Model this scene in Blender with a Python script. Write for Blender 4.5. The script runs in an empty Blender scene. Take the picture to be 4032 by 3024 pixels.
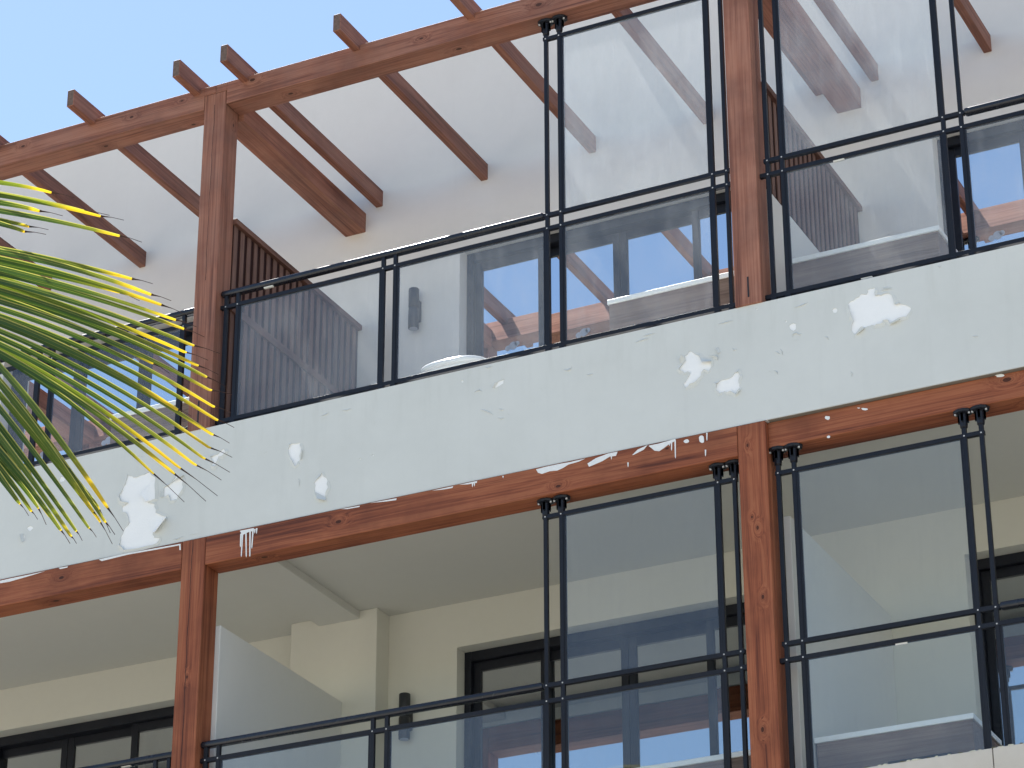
import bpy, bmesh, math, random
from mathutils import Vector, Matrix
R = math.radians
random.seed(7)
SC = bpy.context.scene
COL = SC.collection

# ------------------------------------------------------------------ camera
CAM = Vector((10.03317, -15.50621, -8.81303))
YAW, PITCH, ROLL = R(26.24257), R(26.49298), R(-0.11099)
FPX = 11318.81                                   # focal length in pixels of the 4032-wide photograph
fwd = Vector((-math.sin(YAW) * math.cos(PITCH), math.cos(YAW) * math.cos(PITCH), math.sin(PITCH)))
rt0 = Vector((math.cos(YAW), math.sin(YAW), 0)); up0 = rt0.cross(fwd)
right = math.cos(ROLL) * rt0 + math.sin(ROLL) * up0
upv = -math.sin(ROLL) * rt0 + math.cos(ROLL) * up0
cam_d = bpy.data.cameras.new('camera'); cam = bpy.data.objects.new('camera', cam_d); COL.objects.link(cam)
m3 = Matrix((right, upv, -fwd)).transposed()
cam.matrix_world = Matrix.Translation(CAM) @ m3.to_4x4()
cam_d.sensor_fit = 'HORIZONTAL'; cam_d.sensor_width = 36.0; cam_d.lens = FPX / 4032 * 36.0
cam_d.clip_start = 0.1; cam_d.clip_end = 5000
SC.camera = cam

# ------------------------------------------------------------------ sky and sun (sun stands behind the roof, to the left)
SUN = Vector((-0.45, 0.37, 1.0)).normalized()
EL = math.asin(SUN.z); AZ = math.atan2(SUN.x, SUN.y)
world = bpy.data.worlds.new('World'); SC.world = world; world.use_nodes = True
wn = world.node_tree.nodes; wl = world.node_tree.links
sky = wn.new('ShaderNodeTexSky'); sky.sky_type = 'NISHITA'; sky.sun_disc = False
sky.sun_elevation = EL; sky.sun_rotation = AZ; sky.altitude = 0; sky.air_density = 1.0; sky.dust_density = 0.2; sky.ozone_density = 1.0
bg = wn['Background']; bg.inputs['Strength'].default_value = 0.105
wl.new(sky.outputs[0], bg.inputs['Color'])
sun_d = bpy.data.lights.new('sun', 'SUN'); sun_d.energy = 5.0; sun_d.angle = R(0.53); sun_d.color = (1.0, 0.96, 0.90)
sun = bpy.data.objects.new('sun', sun_d); COL.objects.link(sun)
sun.rotation_euler = SUN.to_track_quat('Z', 'Y').to_euler(); sun.location = (-10, 10, 30)
vs = SC.view_settings; vs.view_transform = 'Standard'; vs.look = 'None'; vs.gamma = 1; vs.use_curve_mapping = False
vs.exposure = 1.02
SC.cycles.max_bounces = 12; SC.cycles.transparent_max_bounces = 24
SC.cycles.glossy_bounces = 6; SC.cycles.transmission_bounces = 8; SC.cycles.diffuse_bounces = 5

# ------------------------------------------------------------------ helpers
def at(u, v, Y):
    """point of the plane at depth Y that photograph position (u, v) looks at"""
    d = fwd + right * ((u - 2016) / FPX) - upv * ((v - 1512) / FPX)
    return CAM + d * ((Y - CAM.y) / d.y)
def link(o, parent=None):
    COL.objects.link(o)
    if parent is not None: o.parent = parent
    return o
def tag(o, label=None, cat=None, group=None, kind=None):
    if label: o['label'] = label
    if cat: o['category'] = cat
    if group: o['group'] = group
    if kind: o['kind'] = kind
    return o
def thing(name, label, cat, loc=(0, 0, 0), group=None):
    o = bpy.data.objects.new(name, None); o.location = loc; o.empty_display_size = 0.2
    link(o); return tag(o, label, cat, group, 'thing')
def finish(name, bm, mat, parent=None, loc=(0, 0, 0), smooth=False):
    me = bpy.data.meshes.new(name); bm.to_mesh(me); bm.free()
    if mat: me.materials.append(mat)
    if smooth:
        for p in me.polygons: p.use_smooth = True
    o = bpy.data.objects.new(name, me)
    o.location = Vector(loc) - (parent_world(parent) if parent else Vector((0, 0, 0)))
    return link(o, parent)
def parent_world(p):
    v = Vector((0, 0, 0))
    while p is not None:
        v += p.location; p = p.parent
    return v
def bm_box(bm, x0, x1, y0, y1, z0, z1):
    vs_ = [bm.verts.new(p) for p in ((x0,y0,z0),(x1,y0,z0),(x1,y1,z0),(x0,y1,z0),(x0,y0,z1),(x1,y0,z1),(x1,y1,z1),(x0,y1,z1))]
    for f in ((0,3,2,1),(4,5,6,7),(0,1,5,4),(1,2,6,5),(2,3,7,6),(3,0,4,7)):
        bm.faces.new([vs_[i] for i in f])
    return vs_
def box(name, x0, x1, y0, y1, z0, z1, mat, parent=None, bevel=0.0, seg=1, smooth=False):
    """box in world coordinates, origin at its middle"""
    c = Vector(((x0+x1)/2, (y0+y1)/2, (z0+z1)/2))
    bm = bmesh.new(); bm_box(bm, x0-c.x, x1-c.x, y0-c.y, y1-c.y, z0-c.z, z1-c.z)
    if bevel: bmesh.ops.bevel(bm, geom=list(bm.edges), offset=bevel, segments=seg, affect='EDGES', profile=0.5)
    return finish(name, bm, mat, parent, c, smooth)
def boxes(name, lst, mat, parent=None, bevel=0.0):
    """several butted boxes of one solid piece (a wall with openings, a lapped beam)"""
    a = lst[0]; c = Vector(((a[0]+a[1])/2, (a[2]+a[3])/2, (a[4]+a[5])/2))
    bm = bmesh.new()
    for b in lst:
        b2 = bmesh.new(); bm_box(b2, b[0]-c.x, b[1]-c.x, b[2]-c.y, b[3]-c.y, b[4]-c.z, b[5]-c.z)
        if bevel: bmesh.ops.bevel(b2, geom=list(b2.edges), offset=bevel, segments=1, affect='EDGES')
        me = bpy.data.meshes.new('t'); b2.to_mesh(me); b2.free(); bm.from_mesh(me); bpy.data.meshes.remove(me)
    return finish(name, bm, mat, parent, c)
def lathe(bm, prof, c=(0, 0, 0), n=16, sq=1.0):
    rings = []
    for r, z in prof:
        rings.append([bm.verts.new((c[0]+r*math.cos(2*math.pi*i/n), c[1]+r*math.sin(2*math.pi*i/n)*sq, c[2]+z)) for i in range(n)])
    for a, b in zip(rings, rings[1:]):
        for i in range(n): bm.faces.new((a[i], a[(i+1) % n], b[(i+1) % n], b[i]))
    bm.faces.new(list(reversed(rings[0]))); bm.faces.new(rings[-1])
def copy_of(o, parent, loc):
    c = o.copy(); link(c, parent); c.location = Vector(loc) - parent_world(parent); return c

# ------------------------------------------------------------------ materials
class NT:
    def __init__(s, name):
        s.m = bpy.data.materials.new(name); s.m.use_nodes = True
        s.t = s.m.node_tree; s.n = s.t.nodes; s.l = s.t.links
        s.b = s.n['Principled BSDF']; s.out = s.n['Material Output']
    def node(s, ty, ins=None, **kw):
        n = s.n.new(ty)
        for k, v in kw.items(): setattr(n, k, v)
        for k, v in (ins or {}).items():
            if hasattr(v, 'is_output') or isinstance(v, bpy.types.NodeSocket): s.l.new(v, n.inputs[k])
            else: n.inputs[k].default_value = v
        return n
    def math(s, op, a, b=None, c=None):
        n = s.n.new('ShaderNodeMath'); n.operation = op
        for i, v in enumerate((a, b, c)):
            if v is None: continue
            if isinstance(v, bpy.types.NodeSocket): s.l.new(v, n.inputs[i])
            else: n.inputs[i].default_value = v
        return n.outputs[0]
    def vec(s, op, a, b=None):
        n = s.n.new('ShaderNodeVectorMath'); n.operation = op
        for i, v in enumerate((a, b)):
            if v is None: continue
            if isinstance(v, bpy.types.NodeSocket): s.l.new(v, n.inputs[i])
            else: n.inputs[i].default_value = v
        return n.outputs[0]
    def mix(s, f, a, b, blend='MIX'):
        n = s.n.new('ShaderNodeMix'); n.data_type = 'RGBA'; n.blend_type = blend
        for k, v in ((0, f), (6, a), (7, b)):
            if isinstance(v, bpy.types.NodeSocket): s.l.new(v, n.inputs[k])
            else: n.inputs[k].default_value = v if k == 0 else (*v, 1)[:4]
        return n.outputs[2]
    def noise(s, vec, scale, detail=4, rough=0.55, dist=0.0):
        n = s.node('ShaderNodeTexNoise', {'Vector': vec, 'Scale': scale, 'Detail': detail, 'Roughness': rough, 'Distortion': dist})
        return n.outputs[0]
    def ramp(s, f, stops):
        n = s.n.new('ShaderNodeValToRGB'); s.l.new(f, n.inputs[0])
        e = n.color_ramp.elements
        while len(e) > 1: e.remove(e[-1])
        e[0].position = stops[0][0]; e[0].color = (*stops[0][1], 1)
        for p, c in stops[1:]:
            k = e.new(p); k.color = (*c, 1)
        return n.outputs[0]
    def maprange(s, v, a, b, c, d):
        n = s.node('ShaderNodeMapRange', {'Value': v, 'From Min': a, 'From Max': b, 'To Min': c, 'To Max': d}); return n.outputs[0]
    def bump(s, h, strength, dist):
        n = s.node('ShaderNodeBump', {'Height': h, 'Strength': strength, 'Distance': dist}); s.l.new(n.outputs[0], s.b.inputs['Normal'])
    def coords(s, kind='Object'):
        return s.n.new('ShaderNodeTexCoord').outputs[kind]
    def set(s, **kw):
        for k, v in kw.items():
            k = k.replace('_', ' ')
            if isinstance(v, bpy.types.NodeSocket): s.l.new(v, s.b.inputs[k])
            else: s.b.inputs[k].default_value = (*v, 1) if isinstance(v, tuple) and len(v) == 3 else v

def plaster(name, col, dirt, rough=0.85, amt=0.35, bump=0.25, streak=0.0, grime=0.0):
    t = NT(name); geo = t.n.new('ShaderNodeNewGeometry').outputs['Position']
    big = t.noise(geo, 0.9, 5, 0.6); fine = t.noise(geo, 14, 5, 0.6)
    f = t.maprange(big, 0.42, 0.72, 0, amt)
    c = t.mix(f, col, dirt)
    if streak:
        sc = t.node('ShaderNodeMapping', {'Vector': geo, 'Scale': (9, 9, 0.7)}).outputs[0]
        sn = t.noise(sc, 1.0, 4, 0.6)
        c = t.mix(t.maprange(sn, 0.58, 0.78, 0, streak), c, dirt)
    if grime:                                       # runs of dirty water that start at the kerb under the railing
        z = t.node('ShaderNodeSeparateXYZ', {0: geo}).outputs[2]
        gn = t.noise(t.node('ShaderNodeMapping', {'Vector': geo, 'Scale': (6.5, 1, 0.8)}).outputs[0], 1.0, 5, 0.7)
        c = t.mix(t.math('MULTIPLY', t.maprange(gn, 0.50, 0.72, 0, grime), t.maprange(z, -0.42, 0.0, 0, 1)), c, (0.36, 0.37, 0.33))
    c = t.mix(t.maprange(fine, 0.3, 0.7, 0.0, 0.10), c, tuple(x * 0.82 for x in col))
    t.set(Base_Color=c, Roughness=rough); t.b.inputs['Specular IOR Level'].default_value = 0.25
    grain = t.noise(geo, 90, 3, 0.6); wav = t.noise(geo, 3.2, 3, 0.5)
    h = t.math('ADD', t.math('MULTIPLY', grain, 0.25), wav)
    t.bump(h, bump, 0.012); return t.m

def wood(name, dark, mid, light, axis, seed=0.0, knots=(), crack=None, rough=0.62, weather=0.0):
    """stained pine: grain along the given local axis; knots = (x, y, z, radius) in local metres"""
    t = NT(name); co = t.coords()
    info = t.n.new('ShaderNodeObjectInfo')
    off = t.node('ShaderNodeCombineXYZ', {0: t.math('MULTIPLY', info.outputs['Random'], 37.0), 1: t.math('MULTIPLY', info.outputs['Random'], 91.0), 2: seed}).outputs[0]
    sc = {'X': (0.55, 11, 11), 'Y': (11, 0.55, 11), 'Z': (11, 11, 0.55)}[axis]
    kd = None
    for (kx, ky, kz, kr) in knots:
        kr *= 0.72
        e = {'X': (0.55, 1, 1), 'Y': (1, 0.55, 1), 'Z': (1, 1, 0.55)}[axis]
        d = t.vec('MULTIPLY', t.vec('SUBTRACT', co, (kx, ky, kz)), e)
        n = t.n.new('ShaderNodeVectorMath'); n.operation = 'LENGTH'; t.l.new(d, n.inputs[0])
        q = t.math('DIVIDE', n.outputs['Value'], kr)
        kd = q if kd is None else t.math('MINIMUM', kd, q)
    base = t.vec('ADD', co, off)
    v = t.vec('MULTIPLY', base, sc)
    if kd is not None:
        bend = t.math('MULTIPLY', t.math('POWER', 2.718, t.math('MULTIPLY', t.math('POWER', kd, 2.0), -0.13)), 0.9)
        bv = t.node('ShaderNodeCombineXYZ', {0: bend, 1: bend, 2: bend}).outputs[0]
        v = t.vec('ADD', v, bv)
    wob = t.noise(v, 0.5, 3, 0.5)
    v2 = t.vec('ADD', v, t.node('ShaderNodeCombineXYZ', {0: wob, 1: wob, 2: wob}).outputs[0])
    g1 = t.noise(v2, 1.3, 6, 0.62, 0.6)
    v3 = t.vec('MULTIPLY', v2, {'X': (0.6, 5, 5), 'Y': (5, 0.6, 5), 'Z': (5, 5, 0.6)}[axis])
    g2 = t.noise(v3, 1.6, 4, 0.6)
    g = t.math('ADD', t.math('MULTIPLY', g1, 0.58), t.math('MULTIPLY', g2, 0.42))
    c = t.ramp(g, [(0.36, dark), (0.47, mid), (0.57, light), (0.66, mid), (0.74, dark)])
    pat = t.noise(base, 2.2, 4, 0.6)
    c = t.mix(t.maprange(pat, 0.46, 0.72, 0, 0.55), c, dark)
    fib = t.noise(t.vec('MULTIPLY', base, {'X': (0.9, 70, 70), 'Y': (70, 0.9, 70), 'Z': (70, 70, 0.9)}[axis]), 1.0, 3, 0.6)
    c = t.mix(t.maprange(fib, 0.58, 0.72, 0, 0.38), c, tuple(x * 0.55 for x in dark))
    if weather:
        wth = t.noise(base, 5.0, 5, 0.65)
        c = t.mix(t.maprange(wth, 0.40, 0.72, 0, weather), c, (0.16, 0.14, 0.13))
    if kd is not None:
        ring = t.math('SINE', t.math('MULTIPLY', kd, 11.0))
        c = t.mix(t.math('MULTIPLY', t.maprange(kd, 2.3, 1.0, 0, 0.4), t.maprange(ring, -0.2, 1, 0, 1)), c, tuple(x * 0.35 for x in dark))
        c = t.mix(t.maprange(kd, 1.05, 0.75, 0, 0.85), c, tuple(x * 0.30 for x in dark))
    if crack is not None:                           # (axis index across, position, half width, from, to along the grain)
        ai, pos, hw, a0, a1 = crack
        sx = t.node('ShaderNodeSeparateXYZ', {0: co}); li = 'XYZ'.index(axis)
        wig = t.math('MULTIPLY', t.math('SUBTRACT', t.noise(t.vec('MULTIPLY', co, {'X': (3, 0, 0), 'Y': (0, 3, 0), 'Z': (0, 0, 3)}[axis]), 1.0, 4), 0.5), 0.035)
        dd = t.math('ABSOLUTE', t.math('SUBTRACT', t.math('SUBTRACT', sx.outputs[ai], pos), wig))
        msk = t.math('LESS_THAN', dd, hw)
        msk = t.math('MULTIPLY', msk, t.math('GREATER_THAN', sx.outputs[li], a0)); msk = t.math('MULTIPLY', msk, t.math('LESS_THAN', sx.outputs[li], a1))
        c = t.mix(t.math('MULTIPLY', msk, 0.9), c, (0.02, 0.012, 0.01))
    t.set(Base_Color=c, Roughness=rough); t.b.inputs['Specular IOR Level'].default_value = 0.3
    t.bump(g, 0.35, 0.004); return t.m

def metal_paint(name, col, rough=0.42, spec=0.5):
    t = NT(name); co = t.n.new('ShaderNodeNewGeometry').outputs['Position']
    n = t.noise(co, 22, 4, 0.6); n2 = t.noise(co, 3, 4, 0.6)
    c = t.mix(t.maprange(n, 0.5, 0.8, 0, 0.35), col, tuple(min(1, x * 2.0 + 0.004) for x in col))
    t.set(Base_Color=c, Roughness=t.maprange(n2, 0.3, 0.7, rough - 0.1, rough + 0.12)); t.b.inputs['Specular IOR Level'].default_value = spec
    t.bump(n, 0.08, 0.002); return t.m

def pane_glass(name, dust=0.06, tint=(0.965, 0.985, 0.985), refl=1.0, smudge=0.05, diff=0.3):
    """clear balustrade glass: straight-through, mirror reflection by angle, a film of dust that catches the sun"""
    t = NT(name); t.n.remove(t.b); co = t.n.new('ShaderNodeNewGeometry').outputs['Position']
    tr = t.node('ShaderNodeBsdfTransparent', {'Color': (*tint, 1)})
    gl = t.node('ShaderNodeBsdfGlossy', {'Color': (1, 1, 1, 1), 'Roughness': 0.012})
    fr = t.node('ShaderNodeFresnel', {'IOR': 1.5})
    di = t.node('ShaderNodeBsdfDiffuse', {'Color': (0.85, 0.87, 0.89, 1)})
    tl = t.node('ShaderNodeBsdfTranslucent', {'Color': (0.95, 0.95, 0.95, 1)})
    df = t.node('ShaderNodeMixShader', {0: 1 - diff, 1: di.outputs[0], 2: tl.outputs[0]})
    n1 = t.noise(co, 1.7, 5, 0.6); n2 = t.noise(t.node('ShaderNodeMapping', {'Vector': co, 'Scale': (16, 16, 2.4)}).outputs[0], 1.0, 5, 0.65); n3 = t.noise(co, 60, 3, 0.6)
    sp = t.maprange(n3, 0.765, 0.80, 0, smudge * 2.5)
    d = t.math('ADD', t.maprange(n1, 0.3, 0.75, dust * 0.5, dust * 1.5), t.maprange(n2, 0.5, 0.8, 0, smudge))
    d = t.math('ADD', d, sp)
    front = t.math('SUBTRACT', 1.0, t.n.new('ShaderNodeNewGeometry').outputs['Backfacing'])   # the outer face carries the mirror image
    a = t.node('ShaderNodeMixShader', {0: t.math('MULTIPLY', t.math('MULTIPLY', fr.outputs[0], refl), front), 1: tr.outputs[0], 2: gl.outputs[0]})
    b = t.node('ShaderNodeMixShader', {0: d, 1: a.outputs[0], 2: df.outputs[0]})
    t.l.new(b.outputs[0], t.out.inputs[0]); return t.m

def door_glass(name, refl, tint):
    t = NT(name); t.n.remove(t.b); co = t.n.new('ShaderNodeNewGeometry').outputs['Position']
    tr = t.node('ShaderNodeBsdfTransparent', {'Color': (*tint, 1)})
    gl = t.node('ShaderNodeBsdfGlossy', {'Color': (0.93, 0.97, 1.0, 1), 'Roughness': 0.004})
    h = t.noise(co, 1.1, 2, 0.5)
    bp = t.node('ShaderNodeBump', {'Height': h, 'Strength': 0.03, 'Distance': 0.02}); t.l.new(bp.outputs[0], gl.inputs['Normal'])
    lw = t.node('ShaderNodeLayerWeight', {0: 0.35})
    f = t.maprange(lw.outputs['Facing'], 0, 1, refl, 1.0)
    a = t.node('ShaderNodeMixShader', {0: f, 1: tr.outputs[0], 2: gl.outputs[0]})
    t.l.new(a.outputs[0], t.out.inputs[0]); return t.m

def simple(name, col, rough=0.5, spec=0.4, nscale=20, namt=0.12):
    t = NT(name); co = t.n.new('ShaderNodeNewGeometry').outputs['Position']
    n = t.noise(co, nscale, 4, 0.6)
    t.set(Base_Color=t.mix(t.maprange(n, 0.35, 0.75, 0, 1), col, tuple(x * (1 - namt) for x in col)), Roughness=rough)
    t.b.inputs['Specular IOR Level'].default_value = spec; return t.m

M = {}
M['paint'] = plaster('fascia paint', (0.655, 0.672, 0.648), (0.53, 0.545, 0.52), amt=0.40, bump=0.26, streak=0.20, grime=0.20)
M['plaster'] = plaster('bare plaster', (0.90, 0.905, 0.90), (0.83, 0.835, 0.825), amt=0.3, bump=0.5)
M['wall_up'] = plaster('terrace wall paint', (0.76, 0.735, 0.695), (0.66, 0.63, 0.585), amt=0.35, bump=0.18, streak=0.22)
M['wall_low'] = plaster('balcony wall paint', (0.645, 0.638, 0.57), (0.58, 0.573, 0.51), amt=0.3, bump=0.12)
M['ceil'] = plaster('ceiling paint', (0.60, 0.60, 0.56), (0.545, 0.545, 0.51), amt=0.3, bump=0.10)
M['partition'] = plaster('partition paint', (0.66, 0.66, 0.63), (0.58, 0.58, 0.55), amt=0.25, bump=0.10)
M['stone'] = plaster('stone cladding', (0.62, 0.58, 0.52), (0.42, 0.38, 0.30), amt=0.7, bump=0.4, streak=0.3)
M['floor'] = plaster('terrace floor tile', (0.52, 0.48, 0.43), (0.42, 0.39, 0.35), amt=0.4, bump=0.1)
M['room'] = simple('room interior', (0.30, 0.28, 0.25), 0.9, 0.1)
M['black'] = metal_paint('black powder coat', (0.007, 0.008, 0.013), 0.45, 0.35)
M['door_frame'] = metal_paint('door frame coat', (0.008, 0.010, 0.017), 0.42, 0.35)
M['handrail'] = metal_paint('handrail coat', (0.012, 0.014, 0.021), 0.24)
M['lamp'] = metal_paint('lamp coat', (0.022, 0.024, 0.028), 0.5)
M['screw'] = simple('screw head', (0.55, 0.55, 0.55), 0.35, 0.6)
M['strip'] = simple('pale strip', (0.72, 0.71, 0.67), 0.6)
M['glass_up'] = pane_glass('terrace balustrade glass', dust=0.062, smudge=0.05, diff=0.80, refl=1.6)
M['glass_screen'] = pane_glass('dusty windscreen glass', dust=0.13, smudge=0.08, diff=0.78, refl=1.8)
M['glass_left'] = pane_glass('clear terrace glass', dust=0.02, smudge=0.015, refl=1.8)
M['glass_low'] = pane_glass('balcony balustrade glass', dust=0.022, tint=(0.96, 0.985, 0.985), smudge=0.025, refl=2.0, diff=0.6)
M['pane_up'] = door_glass('terrace door glass', 0.92, (0.42, 0.46, 0.48))
M['pane_low'] = door_glass('balcony door glass', 0.50, (0.55, 0.60, 0.60))
M['white_top'] = simple('white worktop', (0.86, 0.87, 0.87), 0.3, 0.5, 6, 0.06)
M['tub'] = simple('white enamel', (0.86, 0.86, 0.86), 0.18, 0.6, 5, 0.04)
M['slot'] = simple('dark slot', (0.02, 0.02, 0.025), 0.6)
M['decal'] = simple('pale decal', (0.42, 0.44, 0.52), 0.6)
M['spill'] = simple('white paint spill', (0.82, 0.83, 0.82), 0.55, 0.4, 30, 0.10)
M['curtain'] = simple('curtain cloth', (0.26, 0.285, 0.265), 0.95, 0.1, 60, 0.15)
M['flake'] = M['paint']
# timber
U = ((0.125, 0.049, 0.034), (0.265, 0.106, 0.067), (0.350, 0.162, 0.108))
L = ((0.105, 0.030, 0.016), (0.255, 0.075, 0.034), (0.345, 0.120, 0.056))
for ax in 'XYZ':
    M['up' + ax] = wood('terrace timber ' + ax, *U, ax, 1.0, weather=0.16)
    M['low' + ax] = wood('balcony timber ' + ax, *L, ax, 3.0)
M['slat'] = wood('slat timber', (0.085, 0.045, 0.036), (0.165, 0.088, 0.067), (0.21, 0.118, 0.09), 'Z', 5.0)
M['endgrain'] = simple('weathered end grain', (0.19, 0.135, 0.115), 0.9, 0.1, 45, 0.45)
M['drip'] = simple('dark underside', (0.22, 0.20, 0.17), 0.9, 0.1)  # dark grey-brown for the underside of the fascia
M['crust'] = simple('flaking limewash', (0.74, 0.72, 0.56), 0.9, 0.1, 60, 0.3)
M['moss'] = simple('dark mould', (0.16, 0.15, 0.10), 0.95, 0.1, 60, 0.3)
M['slat_back'] = simple('slat backing', (0.034, 0.013, 0.011), 0.8, 0.2)
M['cap'] = wood('screen cap timber', (0.08, 0.037, 0.027), (0.150, 0.070, 0.050), (0.20, 0.098, 0.070), 'Y', 6.0)
M['veneer'] = wood('cabinet veneer', (0.095, 0.062, 0.048), (0.180, 0.122, 0.094), (0.24, 0.172, 0.138), 'X', 9.0, rough=0.5)

# ------------------------------------------------------------------ ground
bm = bmesh.new(); bmesh.ops.create_grid(bm, x_segments=8, y_segments=8, size=1500)
tg = NT('sand and paving'); gp = tg.n.new('ShaderNodeNewGeometry').outputs['Position']
tg.set(Base_Color=tg.mix(tg.maprange(tg.noise(gp, 0.25, 6, 0.6), 0.4, 0.65, 0, 1), (0.45, 0.41, 0.34), (0.34, 0.315, 0.265)), Roughness=0.95)
tg.bump(tg.noise(gp, 9, 5, 0.6), 0.5, 0.05)
ground = finish('ground', bm, tg.m, None, (0, 0, -10.4)); tag(ground, 'pale sandy paved ground in front of the building', None, None, 'structure')

# ------------------------------------------------------------------ building
XL, XR = -9.0, 12.6
D = 2.094                      # face of the back walls of the terraces
FU, FL = -0.25, -3.65          # terrace floor, balcony floor
ZC = -0.745                    # balcony ceiling
bld = thing('apartment_building', 'pale grey rendered apartment block with a peeling floor band between two rows of timber-framed balconies', 'building', (2.0, 4.0, -10.4))
UP_OPEN = [(-3.445, -0.875), (0.9, 3.47), (4.80, 7.37)]
LO_OPEN = [(-3.95, -1.38), (0.9, 3.47), (4.80, 7.37)]
def wall_with_openings(name, z0, z1, opens, ztop, mat):
    lst = []; x = XL
    for a, b in opens:
        lst.append((x, a, D, 2.36, z0, z1)); lst.append((a, b, D, 2.36, ztop, z1)); x = b
    lst.append((x, XR, D, 2.36, z0, z1)); return boxes(name, lst, mat, bld)
wall_with_openings('terrace_wall', FU, 4.25, UP_OPEN, 2.27, M['wall_up'])
wall_with_openings('balcony_wall', FL, ZC - 0.004, LO_OPEN, -1.10, M['wall_low'])
box('coping', XL, XR, D - 0.03, 2.40, 4.252, 4.30, M['plaster'], bld, 0.006)
box('roof', XL, XR, 2.362, 9.0, 4.0, 4.2, M['plaster'], bld)
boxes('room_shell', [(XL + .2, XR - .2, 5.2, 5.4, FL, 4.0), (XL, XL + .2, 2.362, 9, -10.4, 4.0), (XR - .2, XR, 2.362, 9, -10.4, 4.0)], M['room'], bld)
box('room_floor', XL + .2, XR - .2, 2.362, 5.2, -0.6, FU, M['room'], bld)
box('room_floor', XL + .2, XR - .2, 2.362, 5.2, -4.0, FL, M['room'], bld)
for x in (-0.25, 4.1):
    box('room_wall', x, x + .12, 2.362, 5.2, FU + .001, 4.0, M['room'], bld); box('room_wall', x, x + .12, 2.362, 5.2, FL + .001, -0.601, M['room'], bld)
# upper floor slab and its fascia band, whose paint coat is peeling
FY = 0.012
box('floor_slab', XL, XR, 0.20, D - 0.002, ZC, FU, M['floor'], bld)
box('fascia', XL, XR, FY + 0.004, 0.198, -0.846, -0.001, M['plaster'], bld)
box('ceiling', XL, XR, 0.199, D - 0.001, ZC - 0.006, ZC - 0.002, M['ceil'], bld)
box('underside_strip', 4.2, XR, FY + 0.006, 0.197, -0.8515, -0.8475, M['drip'], bld)  # thin dark sheet over the fascia's underside, right part only
# lower slab, fascia and facade down to the ground
box('floor_slab', XL, XR, 0.20, D - 0.002, -4.15, FL, M['floor'], bld)
box('fascia', XL, XR, FY + 0.02, 0.198, -4.25, -3.255, M['plaster'], bld)
for i in range(4):
    a = 3.10 + 1.2 * i
    box('cladding_panel', a + 0.002, a + 1.196, FY - 0.012, FY + 0.018, -4.25, -3.253, M['stone'], bld, 0.003)
box('facade_wall', XL, XR, D, 2.34, -10.4, FL - .001, M['wall_low'], bld)
for i in range(22):                                                       # mouldy, flaking top edge of the cladding
    x = 4.35 + 1.4 * (i + random.uniform(-.4, .4)) / 22
    bm = bmesh.new(); lathe(bm, [(0.9, 0.0), (1.0, 0.3), (0.7, 1.0)], (0, 0, 0), 7)
    for v in bm.verts: v.co += Vector((random.uniform(-.2, .2), random.uniform(-.2, .2), random.uniform(-.1, .1)))
    bmesh.ops.scale(bm, vec=(random.uniform(.010, .032), .010, random.uniform(.004, .008)), verts=bm.verts)
    finish('mould_crust', bm, M['crust'] if i % 3 else M['moss'], bld, (x, FY - 0.004, -3.254))
# column, ceiling rib and partitions
box('column', -0.41, 0.33, 1.90, D - 0.001, FL, ZC - 0.006, M['wall_low'], bld, 0.004)
box('ceiling_rib', -0.166, 0.181, 0.199, 1.899, -0.815, ZC - 0.007, M['ceil'], bld, 0.003)
box('partition_wall', -0.06, 0.05, 0.19, 1.899, FL, -1.45, M['partition'], bld, 0.004)
box('partition_wall', 4.14, 4.25, 0.20, D - 0.001, FL, -1.45, M['partition'], bld, 0.004)
box('partition_wall', 4.09, 4.205, 0.20, D - 0.001, FU, 0.955, M['wall_up'], bld, 0.004)

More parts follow.
